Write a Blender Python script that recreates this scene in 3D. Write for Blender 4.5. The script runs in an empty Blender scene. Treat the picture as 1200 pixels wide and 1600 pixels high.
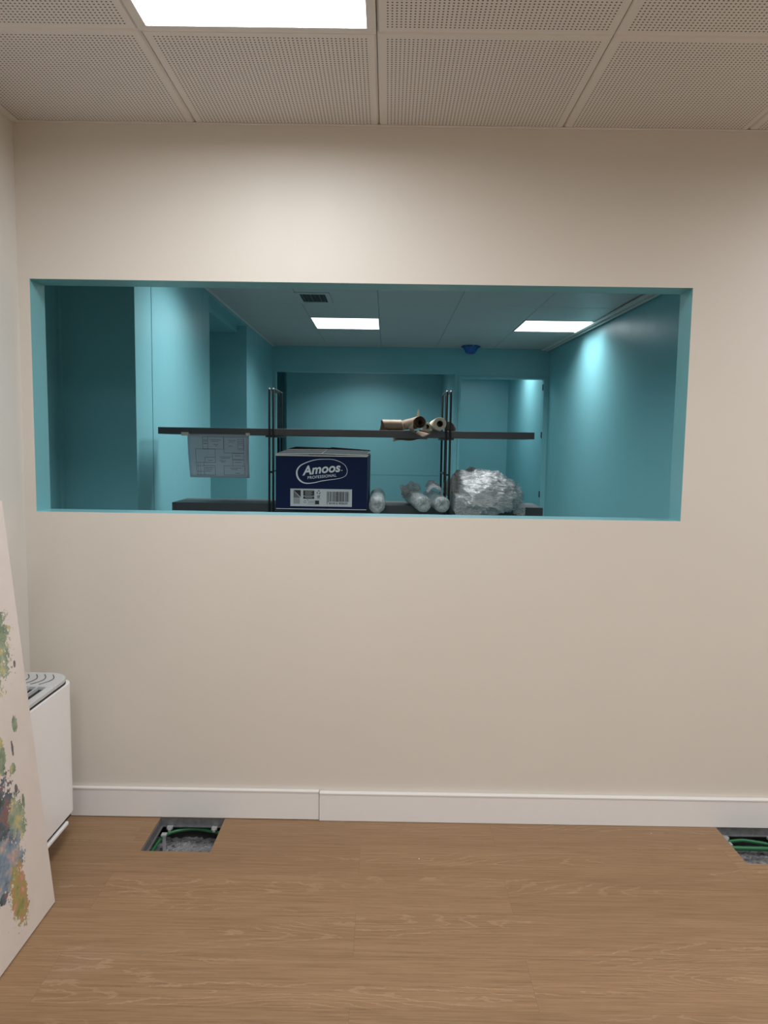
import bpy, bmesh, math, random
from mathutils import Vector, Matrix, noise
random.seed(7)
C = bpy.context.scene.collection

# ------------------------------------------------------------------ camera
CAM_H = 1.3335
PITCH, YAW, ROLL, FPX = 0.0942, -0.0037, 0.0149, 1125.65
cam_d = bpy.data.cameras.new('camera')
cam = bpy.data.objects.new('camera', cam_d)
C.objects.link(cam)
cy, sy, cp, sp, cr, sr = (math.cos(YAW), math.sin(YAW), math.cos(PITCH), math.sin(PITCH),
                          math.cos(ROLL), math.sin(ROLL))
fwd = Vector((sy * cp, cy * cp, -sp))
rgt = Vector((cy, -sy, 0))
up = rgt.cross(fwd)
r2 = cr * rgt + sr * up
u2 = -sr * rgt + cr * up
cam.matrix_world = Matrix(((r2.x, u2.x, -fwd.x, 0), (r2.y, u2.y, -fwd.y, 0),
                           (r2.z, u2.z, -fwd.z, CAM_H), (0, 0, 0, 1)))
cam_d.sensor_fit = 'VERTICAL'
cam_d.sensor_height = 36.0
cam_d.lens = FPX / 1600 * 36.0
cam_d.clip_start = 0.02
bpy.context.scene.camera = cam

# ------------------------------------------------------------------ light levels and exposure
FRONT_LAMP = 16.5       # watts of each ceiling panel in the beige room
FAR_LAMP = 14.0         # watts of each ceiling panel in the teal room
FRONT_BEAM, FAR_BEAM = 172, 145   # beam angle of the micro-prismatic panels, degrees
LAMP_COL = (0.93, 0.96, 1.0, 1)
w = bpy.data.worlds.new('world')
bpy.context.scene.world = w
w.use_nodes = True
w.node_tree.nodes['Background'].inputs[0].default_value = (0.5, 0.5, 0.5, 1)
w.node_tree.nodes['Background'].inputs[1].default_value = 0.0
vs = bpy.context.scene.view_settings
vs.view_transform = 'Standard'
vs.look = 'None'
vs.gamma = 1
vs.use_curve_mapping = False
vs.exposure = 0.0
cyc = bpy.context.scene.cycles
cyc.use_denoising = True
cyc.max_bounces = 12
cyc.diffuse_bounces = 8
cyc.transparent_max_bounces = 24
cyc.sample_clamp_indirect = 8.0


# ------------------------------------------------------------------ node helpers
class NT:
    def __init__(self, name):
        self.m = bpy.data.materials.new(name)
        self.m.use_nodes = True
        self.t = self.m.node_tree
        self.b = self.t.nodes['Principled BSDF']

    def set(self, sock, v):
        if isinstance(v, bpy.types.NodeSocket):
            self.t.links.new(v, sock)
        elif isinstance(v, (tuple, list)) and len(v) == 3 and sock.type == 'RGBA':
            sock.default_value = (*v, 1)
        else:
            sock.default_value = v

    def bsdf(self, **k):
        for n, v in k.items():
            self.set(self.b.inputs[n.replace('_', ' ')], v)
        return self.m

    def math(self, op, a, b=None, c=None, clamp=False):
        n = self.t.nodes.new('ShaderNodeMath')
        n.operation = op
        n.use_clamp = clamp
        for i, v in enumerate((a, b, c)):
            if v is not None:
                self.set(n.inputs[i], v)
        return n.outputs[0]

    def vmath(self, op, a, b=None):
        n = self.t.nodes.new('ShaderNodeVectorMath')
        n.operation = op
        self.set(n.inputs[0], a)
        if b is not None:
            self.set(n.inputs[1], b)
        return n.outputs['Value'] if op in ('LENGTH', 'DISTANCE', 'DOT_PRODUCT') else n.outputs[0]

    def coord(self, k='Object'):
        return self.t.nodes.new('ShaderNodeTexCoord').outputs[k]

    def pos(self):
        return self.t.nodes.new('ShaderNodeNewGeometry').outputs['Position']

    def sep(self, v):
        n = self.t.nodes.new('ShaderNodeSeparateXYZ')
        self.set(n.inputs[0], v)
        return n.outputs

    def comb(self, x, y, z):
        n = self.t.nodes.new('ShaderNodeCombineXYZ')
        for i, v in enumerate((x, y, z)):
            self.set(n.inputs[i], v)
        return n.outputs[0]

    def noise(self, vec, scale=5, detail=2, rough=.5, dist=0, col=False):
        n = self.t.nodes.new('ShaderNodeTexNoise')
        self.set(n.inputs['Vector'], vec)
        n.inputs['Scale'].default_value = scale
        n.inputs['Detail'].default_value = detail
        n.inputs['Roughness'].default_value = rough
        n.inputs['Distortion'].default_value = dist
        return n.outputs['Color' if col else 'Fac']

    def ramp(self, f, stops, interp='LINEAR'):
        n = self.t.nodes.new('ShaderNodeValToRGB')
        n.color_ramp.interpolation = interp
        e = n.color_ramp.elements
        while len(e) < len(stops):
            e.new(0.5)
        for x, (p, c) in zip(e, stops):
            x.position = p
            x.color = (*c, 1) if len(c) == 3 else c
        self.set(n.inputs[0], f)
        return n.outputs[0]

    def mix(self, f, a, b, mode='MIX'):
        n = self.t.nodes.new('ShaderNodeMix')
        n.data_type = 'RGBA'
        n.blend_type = mode
        self.set(n.inputs[0], f)
        self.set(n.inputs[6], a)
        self.set(n.inputs[7], b)
        return n.outputs[2]

    def bump(self, h, s=.2, d=.01):
        n = self.t.nodes.new('ShaderNodeBump')
        n.inputs['Strength'].default_value = s
        n.inputs['Distance'].default_value = d
        self.set(n.inputs['Height'], h)
        self.set(self.b.inputs['Normal'], n.outputs[0])


def plain(name, col, rough=.5, metal=0.0, vary=.04, scale=14, spec=.5):
    n = NT(name)
    f = n.noise(n.coord(), scale, 3)
    lo = tuple(c * (1 - vary) for c in col)
    hi = tuple(min(1, c * (1 + vary)) for c in col)
    n.bsdf(Base_Color=n.mix(f, lo, hi), Roughness=rough, Metallic=metal)
    n.b.inputs['Specular IOR Level'].default_value = spec
    return n.m


def paint(name, col, rough, bump_s=.06, spec=.5):
    n = NT(name)
    p = n.pos()
    f = n.noise(p, 3.0, 3)
    r = n.noise(p, 130, 2)
    big = n.noise(n.vmath('MULTIPLY', p, (14, 14, 2.2)), 1.0, 2)
    n.bsdf(Base_Color=n.mix(f, tuple(c * .975 for c in col), tuple(min(1, c * 1.02) for c in col)),
           Roughness=n.math('ADD', n.math('MULTIPLY', big, .10), rough - .05))
    n.b.inputs['Specular IOR Level'].default_value = spec
    n.bump(n.math('ADD', n.math('MULTIPLY', r, .25), big), bump_s, .004)
    return n.m


def translucent(m, col, fac):
    t = m.node_tree
    out = next(n for n in t.nodes if n.type == 'OUTPUT_MATERIAL')
    b = t.nodes['Principled BSDF']
    tr = t.nodes.new('ShaderNodeBsdfTranslucent')
    tr.inputs[0].default_value = (*col, 1)
    mx = t.nodes.new('ShaderNodeMixShader')
    mx.inputs[0].default_value = fac
    t.links.new(b.outputs[0], mx.inputs[1])
    t.links.new(tr.outputs[0], mx.inputs[2])
    t.links.new(mx.outputs[0], out.inputs[0])
    return m


M = {}
M['beige'] = paint('beige_wall_paint', (.61, .57, .505), .46)
M['offwhite'] = paint('off_white_wall_paint', (.66, .63, .58), .46)
M['teal'] = paint('teal_wall_paint', (.200, .470, .507), .34, .12, .5)
M['white_lacquer'] = plain('white_lacquer', (.72, .70, .68), .35, vary=.01)
M['ceil_far'] = plain('white_smooth_ceiling', (.50, .50, .485), .5, vary=.02)
M['trim_white'] = plain('white_ceiling_trim', (.70, .68, .65), .4, vary=.01)
M['lamp_frame'] = plain('lamp_frame_white', (.66, .65, .63), .4, vary=.01)
M['white_metal'] = plain('white_coated_metal', (.80, .79, .79), .28, vary=.01)
M['grey_plastic'] = plain('light_grey_plastic', (.52, .53, .53), .4, vary=.02)
M['dark_slot'] = plain('dark_slot', (.02, .02, .02), .7)
M['shelf'] = plain('charcoal_board', (.085, .083, .086), .45, vary=.06)
M['black_metal'] = plain('black_powder_coat', (.018, .02, .021), .4, vary=.1)
M['navy'] = plain('navy_printed_card', (.0026, .0125, .060), .6, vary=.06, scale=30, spec=.2)
M['navy_fold'] = plain('navy_flap_lit', (.030, .040, .044), .85, spec=.1)  # navy card turned greyer: light from above put into the colour
M['card_edge'] = plain('raw_white_card_edge', (.78, .74, .68), .7)
M['print_white'] = plain('white_print', (.74, .77, .79), .5, vary=.02)
M['label_paper'] = plain('label_paper', (.60, .62, .64), .5, vary=.02)
M['ink'] = plain('black_ink', (.012, .013, .016), .55)
M['ink_soft'] = plain('grey_ink', (.15, .16, .17), .6)
M['ink_pale'] = plain('pale_grey_ink', (.33, .34, .35), .6)
M['paper'] = translucent(plain('office_paper', (.80, .79, .83), .75, vary=.03, scale=8), (.92, .91, .95), .74)
M['tape'] = plain('masking_tape', (.72, .68, .58), .6)
M['kraft'] = plain('kraft_paper', (.30, .215, .14), .62, vary=.12, scale=40)
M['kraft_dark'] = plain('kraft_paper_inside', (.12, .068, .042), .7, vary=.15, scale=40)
M['ivory_paper'] = plain('ivory_roll_paper', (.58, .51, .39), .65, vary=.04)
M['galv'] = plain('galvanised_steel', (.20, .205, .21), .5, .6, .45, 60)
M['clip'] = plain('zinc_clip', (.62, .63, .63), .35, .6, .1, 50)
M['green_cable'] = plain('green_conduit', (.012, .115, .038), .38, vary=.1)
M['foam'] = plain('tan_foam', (.22, .17, .10), .9, vary=.2)
M['blue_plastic'] = plain('blue_film', (.01, .10, .36), .3, vary=.1)
M['white_plastic'] = plain('white_plastic', (.6, .6, .58), .45)
M['void'] = plain('dark_subfloor', (.035, .035, .036), .9)
M['floor_far'] = plain('grey_screed', (.17, .165, .155), .7, vary=.15, scale=3)


def emission(name, col, s):
    n = NT(name)
    n.bsdf(Base_Color=(.8, .8, .8), Roughness=.6, Emission_Color=col, Emission_Strength=s)
    return n.m


M['lamp_face'] = emission('lit_diffuser', LAMP_COL, 2.0)

TX0, TY0, TS = -0.0435, 1.925, 0.6     # front ceiling grid


def perforated():
    n = NT('perforated_ceiling_tile')
    s = n.sep(n.pos())
    tx = n.math('FRACT', n.math('DIVIDE', n.math('SUBTRACT', s[0], TX0), TS))
    ty = n.math('FRACT', n.math('DIVIDE', n.math('SUBTRACT', s[1], TY0), TS))
    K = 54
    fx = n.math('SUBTRACT', n.math('FRACT', n.math('MULTIPLY', tx, K)), .5)
    fy = n.math('SUBTRACT', n.math('FRACT', n.math('MULTIPLY', ty, K)), .5)
    d = n.math('SQRT', n.math('ADD', n.math('MULTIPLY', fx, fx), n.math('MULTIPLY', fy, fy)))
    dot = n.math('SUBTRACT', 1, n.math('MULTIPLY', n.math('SUBTRACT', d, .17), 10, clamp=True))
    ax = n.math('ABSOLUTE', n.math('SUBTRACT', tx, .5))
    ay = n.math('ABSOLUTE', n.math('SUBTRACT', ty, .5))
    edge = n.math('LESS_THAN', n.math('MAXIMUM', ax, ay), .5 - 1.7 / K)
    nz = n.math('ABSOLUTE', n.sep(n.t.nodes.new('ShaderNodeNewGeometry').outputs['Normal'])[2])
    f = n.math('MULTIPLY', n.math('MULTIPLY', dot, edge), n.math('GREATER_THAN', nz, .9))
    n.bsdf(Base_Color=n.mix(f, (.70, .68, .655), (.06, .058, .055)), Roughness=.5)
    return n.m


M['perf'] = perforated()


def wood():
    n = NT('limed_oak_planks')
    p = n.pos()
    s = n.sep(p)
    PW, PL, Y0 = .176, 1.21, 1.588 - .176 * 40
    ry = n.math('DIVIDE', n.math('SUBTRACT', s[1], Y0), PW)
    row = n.math('FLOOR', ry)
    par = n.math('MODULO', row, 2)
    off = n.math('ADD', n.math('MULTIPLY', par, .45), n.math('MULTIPLY', n.math('MODULO', row, 3), 0.0))
    px = n.math('DIVIDE', n.math('ADD', n.math('SUBTRACT', s[0], .38 - PL * 20), off), PL)
    col_ = n.math('FLOOR', px)
    wn = n.t.nodes.new('ShaderNodeTexWhiteNoise')
    n.set(wn.inputs[0], n.comb(row, col_, 3.3))
    rnd = wn.outputs['Value']
    rc = n.sep(wn.outputs['Color'])
    base = n.vmath('ADD', p, n.comb(n.math('MULTIPLY', rc[0], 37), n.math('MULTIPLY', rc[1], 0.0), n.math('MULTIPLY', rc[2], 91)))
    # long low frequency field: contour lines of it give the cathedral figure
    q = n.vmath('MULTIPLY', base, (1.15, 7.5, 1))
    field = n.noise(q, 1.0, 1.2, .4, .15)
    jit = n.noise(n.vmath('MULTIPLY', base, (22, 70, 1)), 1.0, 3, .6)
    rings = n.math('FRACT', n.math('ADD', n.math('MULTIPLY', field, 24), n.math('MULTIPLY', jit, 1.1)))
    ring = n.math('ABSOLUTE', n.math('SUBTRACT', rings, .5))
    lines = n.math('MULTIPLY', n.math('SUBTRACT', .13, ring), 12, clamp=True)
    brk = n.noise(n.vmath('MULTIPLY', base, (9, 60, 1)), 1.0, 2)
    zone = n.math('MULTIPLY', n.math('SUBTRACT', n.noise(n.vmath('MULTIPLY', base, (1.0, 8.0, 1)), 1.3, 0), .51), 9, clamp=True)
    lines = n.math('MULTIPLY', n.math('MULTIPLY', lines, zone), n.math('ADD', brk, .1))
    streak = n.noise(n.vmath('MULTIPLY', base, (6, 260, 1)), 1.0, 4, .7)
    broad = n.noise(n.vmath('MULTIPLY', base, (1.1, 26, 1)), 1.0, 3)
    c = n.ramp(broad, ((.25, (.238, .140, .070)), (.5, (.258, .154, .079)), (.78, (.282, .171, .090))))
    c = n.mix(n.math('MULTIPLY', n.math('SUBTRACT', streak, .5, clamp=True), 2.3, clamp=True), c, (.36, .228, .128))
    c = n.mix(n.math('MULTIPLY', n.math('SUBTRACT', .5, streak, clamp=True), 3.2, clamp=True), c, (.150, .083, .038))
    c = n.mix(n.math('MULTIPLY', lines, .55), c, (.41, .275, .172))
    v = n.math('ADD', .955, n.math('MULTIPLY', rnd, .09))
    c = n.vmath('MULTIPLY', c, n.comb(v, v, v))
    fy = n.math('ABSOLUTE', n.math('SUBTRACT', n.math('FRACT', ry), .5))
    fx = n.math('ABSOLUTE', n.math('SUBTRACT', n.math('FRACT', px), .5))
    gap = n.math('MAXIMUM', n.math('GREATER_THAN', fy, .5 - .0008 / PW), n.math('GREATER_THAN', fx, .5 - .0006 / PL))
    c = n.mix(n.math('MULTIPLY', gap, .35), c, (.10, .06, .035))
    # dusty white smears and specks left by the building work
    dn = n.noise(p, 2.1, 2)
    dust = n.math('MULTIPLY', n.math('SUBTRACT', dn, .62, clamp=True), .8, clamp=True)
    c = n.mix(dust, c, (.36, .30, .25))
    vo = n.t.nodes.new('ShaderNodeTexVoronoi')
    n.set(vo.inputs['Vector'], p)
    vo.inputs['Scale'].default_value = 7.0
    speck = n.math('MULTIPLY', n.math('LESS_THAN', vo.outputs['Distance'], .018),
                   n.math('GREATER_THAN', n.sep(vo.outputs['Color'])[0], .55))
    c = n.mix(n.math('MULTIPLY', speck, .8), c, (.75, .72, .66))
    n.bsdf(Base_Color=c, Roughness=n.math('ADD', .40, n.math('MULTIPLY', streak, .12)))
    n.b.inputs['Specular IOR Level'].default_value = .4
    n.bump(streak, .05, .001)
    return n.m


M['wood'] = wood()


def rubble_mat():
    n = NT('dusty_concrete')
    p = n.pos()
    a = n.noise(p, 40, 5, .65)
    b = n.noise(p, 140, 3, .6)
    c = n.ramp(a, ((.33, (.07, .07, .075)), (.45, (.30, .30, .31)), (.7, (.42, .42, .42))))
    c = n.mix(n.math('MULTIPLY', n.math('SUBTRACT', b, .6, clamp=True), 6, clamp=True), c, (.9, .9, .88))
    n.bsdf(Base_Color=c, Roughness=.9)
    n.bump(n.math('ADD', a, b), .8, .02)
    return n.m


M['rubble'] = rubble_mat()


def film(name, alpha, lo, hi, scale=26, rough=.18, stretch=(1, 1, 2.2), bs=.6, spec=.8):
    n = NT(name)
    p = n.coord()
    q = n.vmath('MULTIPLY', p, stretch)
    a = n.noise(q, scale, 4, .6, 1.0)
    rid = n.math('SUBTRACT', 1, n.math('MULTIPLY', n.math('ABSOLUTE', n.math('SUBTRACT', a, .5)), 7, clamp=True))
    b = n.noise(q, scale * 2.6, 4, .65, .6)
    crease_tone = n.math('ADD', n.math('MULTIPLY', rid, .45), n.math('MULTIPLY', n.math('SUBTRACT', b, .3), .9), clamp=True)
    al = n.math('ADD', alpha, n.math('MULTIPLY', crease_tone, (1 - alpha) * .9), clamp=True)
    n.bsdf(Base_Color=n.mix(crease_tone, lo, hi), Roughness=rough, Alpha=al)  # paler along creases: film density plus highlights painted into the colour
    n.b.inputs['Specular IOR Level'].default_value = spec
    n.bump(n.math('ADD', rid, n.math('MULTIPLY', b, 1.4)), bs, .012)
    return n.m


M['film'] = translucent(film('crumpled_clear_film', .66, (.50, .54, .54), (.95, .96, .96), 14, .12, (1.5, 1.5, 5), .35), (.84, .88, .88), .25)
M['bubble'] = film('bubble_film', .40, (.42, .46, .45), (.84, .88, .87), 40, .07, (1, 1, 1), .3)
M['film_thin'] = film('thin_clear_film', .16, (.62, .66, .66), (.95, .96, .96), 34, .08, (1.3, 1.3, 4))


M['film_gloss'] = film('glossy_clear_film', .18, (.55, .59, .59), (1, 1, 1), 17, .16, (1.0, 1.0, 4.5), .22, .6)


def canvas_mat():
    n = NT('painted_canvas')
    s = n.sep(n.coord())       # x = distance from the right edge, y = height
    co = n.comb(s[0], s[1], 0)
    f1 = n.noise(co, 30, 4, .65)
    f2 = n.noise(co, 90, 3, .6)
    edge = n.math('ADD', n.math('MULTIPLY', n.math('SUBTRACT', f1, .5), 1.5), n.math('ADD', n.math('MULTIPLY', n.math('SUBTRACT', f2, .5), 1.5), n.math('MULTIPLY', n.math('SUBTRACT', n.noise(co, 230, 3, .6),   .5), .6)))
    ground = n.mix(n.noise(co, 12, 3), (.60, .525, .475), (.67, .60, .555))
    green = n.ramp(n.noise(co, 17, 4, .6), ((.32, (.13, .17, .11)), (.45, (.21, .26, .17)), (.53, (.30, .34, .24)), (.60, (.52, .42, .15)), (.68, (.36, .32, .34))))
    dark = n.ramp(n.noise(co, 21, 5, .7), ((.30, (.045, .055, .05)), (.42, (.075, .095, .095)), (.50, (.10, .13, .17)), (.56, (.28, .11, .08)), (.60, (.11, .12, .14)), (.72, (.42, .30, .24))))
    olive = n.ramp(n.noise(co, 24, 4, .6), ((.35, (.20, .20, .07)), (.48, (.33, .30, .11)), (.57, (.42, .22, .10)), (.7, (.55, .36, .30))))
    blue = n.ramp(n.noise(co, 19, 5, .7), ((.33, (.08, .11, .14)), (.46, (.16, .22, .29)), (.55, (.26, .30, .34)), (.62, (.50, .31, .25)), (.72, (.60, .50, .42))))
    blobs = [(.150, .80, .090, .125, green), (.17, .51, .026, .055, green), (.24, .335, .115, .135, dark),
             (.135, .315, .042, .062, green), (.21, .235, .085, .075, blue), (.168, .135, .040, .085, olive),
             (.083, .565, .013, .024, green), (.122, .456, .016, .014, green), (.092, .352, .007, .022, green),
             (.237, .165, .020, .014, dark), (.118, .40, .008, .012, dark), (.11, .51, .005, .02, dark),
             (.045, .72, .006, .01, dark), (.42, .62, .12, .16, blue), (.62, .82, .13, .12, green),
             (.70, .42, .15, .18, olive), (.50, .28, .10, .10, dark)]
    c = ground
    for (bx, by, rx, ry, colr) in blobs:
        d = n.vmath('LENGTH', n.vmath('MULTIPLY', n.vmath('SUBTRACT', co, (bx, by, 0)), (1 / rx, 1 / ry, 0)))
        k = min(1.15, .62 + rx * 7)
        m = n.math('MULTIPLY', n.math('SUBTRACT', 1, n.math('ADD', d, n.math('MULTIPLY', edge, k))), 30, clamp=True)
        c = n.mix(m, c, colr)
    sp = n.math('MULTIPLY', n.math('SUBTRACT', n.noise(co, 60, 2), .74, clamp=True), 20, clamp=True)
    c = n.mix(sp, c, (.16, .15, .12))
    n.bsdf(Base_Color=c, Roughness=.75)
    n.bump(n.noise(co, 420, 1), .1, .001)
    return n.m


M['canvas'] = canvas_mat()
M['canvas_side'] = plain('bare_canvas', (.60, .54, .49), .8)


# ------------------------------------------------------------------ mesh helpers
def box(bm, x0, x1, y0, y1, z0, z1, mi=0):
    vsx = [bm.verts.new((x, y, z)) for z in (z0, z1) for y in (y0, y1) for x in (x0, x1)]
    fs = []
    for q in ((0, 2, 3, 1), (4, 5, 7, 6), (0, 1, 5, 4), (1, 3, 7, 5), (3, 2, 6, 7), (2, 0, 4, 6)):
        f = bm.faces.new([vsx[i] for i in q])
        f.material_index = mi
        fs.append(f)
    return fs


def quad(bm, pts, mi=0):
    f = bm.faces.new([bm.verts.new(p) for p in pts])
    f.material_index = mi
    return f


def tube(bm, pts, r, seg=10, mi=0, cap=True):
    pts = [Vector(p) for p in pts]
    rings = []
    n = len(pts)
    prev = None
    for i, p in enumerate(pts):
        t = (pts[min(i + 1, n - 1)] - pts[max(i - 1, 0)]).normalized()
        a = Vector((0, 0, 1)) if abs(t.z) < .9 else Vector((1, 0, 0))
        if prev is None:
            u = t.cross(a).normalized()
        else:
            u = (prev - t * prev.dot(t)).normalized()
        prev = u
        v = t.cross(u)
        rr = r[i] if isinstance(r, (list, tuple)) else r
        rings.append([bm.verts.new(p + (u * math.cos(2 * math.pi * k / seg) + v * math.sin(2 * math.pi * k / seg)) * rr) for k in range(seg)])
    for a, b in zip(rings, rings[1:]):
        for k in range(seg):
            f = bm.faces.new((a[k], a[(k + 1) % seg], b[(k + 1) % seg], b[k]))
            f.material_index = mi
            f.smooth = True
    if cap:
        for rg in (rings[0][::-1], rings[-1]):
            f = bm.faces.new(rg)
            f.material_index = mi
    return rings


def lathe(bm, prof, c, seg=32, mi=0, axis='Z'):
    rings = []
    for (r, h) in prof:
        ring = []
        for k in range(seg):
            a = 2 * math.pi * k / seg
            ring.append(bm.verts.new((c[0] + r * math.cos(a), c[1] + r * math.sin(a), c[2] + h)))
        rings.append(ring)
    for a, b in zip(rings, rings[1:]):
        for k in range(seg):
            f = bm.faces.new((a[k], a[(k + 1) % seg], b[(k + 1) % seg], b[k]))
            f.material_index = mi
            f.smooth = True
    return rings


def obj(name, bm, mats, parent=None, bevel=0, loc=None, recalc=True):
    if recalc:
        bmesh.ops.recalc_face_normals(bm, faces=bm.faces[:])
    me = bpy.data.meshes.new(name)
    bm.to_mesh(me)
    bm.free()
    for m in (mats if isinstance(mats, (list, tuple)) else [mats]):
        me.materials.append(M[m] if isinstance(m, str) else m)
    o = bpy.data.objects.new(name, me)
    C.objects.link(o)
    if loc:
        o.location = loc
    if parent:
        o.parent = parent
    if bevel:
        b = o.modifiers.new('bevel', 'BEVEL')
        b.width = bevel
        b.segments = 2
        b.limit_method = 'ANGLE'
        b.harden_normals = False
    return o


def thing(name, label, cat, loc=(0, 0, 0), group=None):
    o = bpy.data.objects.new(name, None)
    C.objects.link(o)
    o.location = loc
    o.empty_display_size = .05
    tag(o, label, cat, group)
    return o


def tag(o, label, cat, group=None):
    o['label'] = label
    o['category'] = cat
    if group:
        o['group'] = group
    return o


def struct(name, bm, mats, parent=None, bevel=0):
    o = obj(name, bm, mats, parent, bevel)
    if parent is None:
        o['kind'] = 'structure'
    return o


def part_box(name, mats, parent, *boxes, bevel=0):
    """boxes in world space; parent is an Empty with a location only"""
    bm = bmesh.new()
    L = parent.location if parent else Vector((0, 0, 0))
    for b in boxes:
        box(bm, b[0] - L.x, b[1] - L.x, b[2] - L.y, b[3] - L.y, b[4] - L.z, b[5] - L.z, b[6] if len(b) > 6 else 0)
    return obj(name, bm, mats, parent, bevel)


def copy_tree(o, parent=None):
    c = o.copy()
    C.objects.link(c)
    if parent:
        c.parent = parent
    for ch in list(o.children):
        copy_tree(ch, c)
    return c


# ------------------------------------------------------------------ dimensions
D = 2.456            # front face of the beige wall
DB = 2.560           # its teal back face
OL, OR, OZ0, OZ1 = -1.2013, 1.0055, 1.0851, 1.864
XL, XR, YR = -1.2406, 3.10, -2.95
ZC = 2.3661          # ceiling of the beige room
ZB = 2.4303          # ceiling of the teal room
XT = -1.33           # left wall of the teal room
YB = 8.35            # back wall of the teal room
HOLES = [(-.786, -.558, 2.232, 2.447), (1.182, 1.410, 2.218, 2.447)]

# ------------------------------------------------------------------ floor with the two open cut-outs
bm = bmesh.new()
xs = sorted({XL - .1, XR + .1} | {v for h in HOLES for v in h[:2]})
ys = sorted({YR - .1, DB} | {v for h in HOLES for v in h[2:]})
TH = .012
def in_hole(x, y):
    return any(h[0] < x < h[1] and h[2] < y < h[3] for h in HOLES)
cells = [(a, b, c, d) for a, b in zip(xs, xs[1:]) for c, d in zip(ys, ys[1:])]
for (a, b, c, d) in cells:
    if not in_hole((a + b) / 2, (c + d) / 2):
        quad(bm, ((a, c, 0), (b, c, 0), (b, d, 0), (a, d, 0)))
for h in HOLES:
    for (p, q) in (((h[0], h[2]), (h[1], h[2])), ((h[1], h[2]), (h[1], h[3])), ((h[1], h[3]), (h[0], h[3])), ((h[0], h[3]), (h[0], h[2]))):
        quad(bm, ((p[0], p[1], 0), (q[0], q[1], 0), (q[0], q[1], -TH), (p[0], p[1], -TH)))
bmesh.ops.remove_doubles(bm, verts=bm.verts[:], dist=1e-5)
fl = struct('floor', bm, 'wood')
bm = bmesh.new()
box(bm, XL - .7, XR, DB, 11.0, -.05, 0)
struct('floor_far', bm, 'floor_far')

# void under the cut-outs
for i, h in enumerate(HOLES):
    x0, x1, y0, y1 = h[0] - .10, h[1] + .10, h[2] - .12, h[3] + .045
    bm = bmesh.new()
    NX, NY = 46, 40
    gv = [[bm.verts.new((x0 + (x1 - x0) * a / NX, y0 + (y1 - y0) * b / NY,
                         -.101 + .008 * noise.noise(Vector((a * .33, b * .33, i * 7))) + .006 * noise.noise(Vector((a * .9, b * .9, i * 3)))))
           for b in range(NY + 1)] for a in range(NX + 1)]
    for a in range(NX):
        for b in range(NY):
            bm.faces.new((gv[a][b], gv[a + 1][b], gv[a + 1][b + 1], gv[a][b + 1]))
    for (p, q) in (((x0, y0), (x1, y0)), ((x1, y0), (x1, y1)), ((x1, y1), (x0, y1)), ((x0, y1), (x0, y0))):
        quad(bm, ((p[0], p[1], -.12), (q[0], q[1], -.12), (q[0], q[1], -TH - .002), (p[0], p[1], -TH - .002)), 1)
    struct('floor_pit', bm, ['rubble', 'void'])

# ------------------------------------------------------------------ beige partition with the teal lined opening
bm = bmesh.new()
xs = [XL - .12, OL, OR, XR + .1]
zs = [-.02, OZ0, OZ1, 2.60]
for a, b in zip(xs, xs[1:]):
    for c, d in zip(zs, zs[1:]):
        if a == OL and c == OZ0:
            continue
        quad(bm, ((a, D, c), (b, D, c), (b, D, d), (a, D, d)), 0)
        quad(bm, ((a, DB, c), (a, DB, d), (b, DB, d), (b, DB, c)), 1)
for (p, q) in (((OL, OZ0), (OR, OZ0)), ((OR, OZ0), (OR, OZ1)), ((OR, OZ1), (OL, OZ1)), ((OL, OZ1), (OL, OZ0))):
    quad(bm, ((p[0], D, p[1]), (q[0], D, q[1]), (q[0], DB, q[1]), (p[0], DB, p[1])), 1)
bmesh.ops.remove_doubles(bm, verts=bm.verts[:], dist=1e-5)
wf = struct('wall_front', bm, ['beige', 'teal'])

bm = bmesh.new(); box(bm, XL - .1, XL, YR - .1, D, -.02, 2.6); struct('wall_left', bm, 'offwhite')
bm = bmesh.new(); box(bm, XR, XR + .1, YR - .1, D, -.02, 2.6); struct('wall_right', bm, 'beige')
bm = bmesh.new(); box(bm, XL - .1, XR + .1, YR - .1, YR, -.02, 2.6); struct('wall_rear', bm, 'beige')

# skirting in two lengths, the second standing a touch proud and lower
bm = bmesh.new(); box(bm, -1.235, -.224, D - .014, D - .0005, .002, .107); box(bm, -1.235, -.224, D - .016, D - .0005, .101, .108)
struct('baseboard_front', bm, 'white_lacquer', bevel=.0015)
bm = bmesh.new(); box(bm, -.2225, XR - .002, D - .018, D - .0005, .0005, .1035); box(bm, -.2225, XR - .002, D - .020, D - .0005, .098, .1045)
struct('baseboard_front_right', bm, 'white_lacquer', bevel=.0015)
bm = bmesh.new(); box(bm, XL + .001, XL + .014, YR + .002, D - .02, .001, .105)
struct('baseboard_left', bm, 'white_lacquer', bevel=.0015)

# ------------------------------------------------------------------ front ceiling: metal tiles, cut row along the wall
FRONT_LAMPS = [(-1, 0), (3, 0), (-1, -3), (1, -3), (3, -3), (-1, -6), (3, -6)]      # tile columns / rows; unseen middle and rear panels added to even the light


def tile(bm, x0, x1, y0, y1, z, bv=.006, t=.02):
    g = .0008
    x0 += g; x1 -= g; y0 += g; y1 -= g
    lo = [bm.verts.new(p) for p in ((x0 + bv, y0 + bv, z), (x1 - bv, y0 + bv, z), (x1 - bv, y1 - bv, z), (x0 + bv, y1 - bv, z))]
    md = [bm.verts.new(p) for p in ((x0, y0, z + bv), (x1, y0, z + bv), (x1, y1, z + bv), (x0, y1, z + bv))]
    hi = [bm.verts.new(p) for p in ((x0, y0, z + t), (x1, y0, z + t), (x1, y1, z + t), (x0, y1, z + t))]
    bm.faces.new(lo[::-1])
    for a, b in ((lo, md), (md, hi)):
        for k in range(4):
            bm.faces.new((a[k], a[(k + 1) % 4], b[(k + 1) % 4], b[k]))


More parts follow.
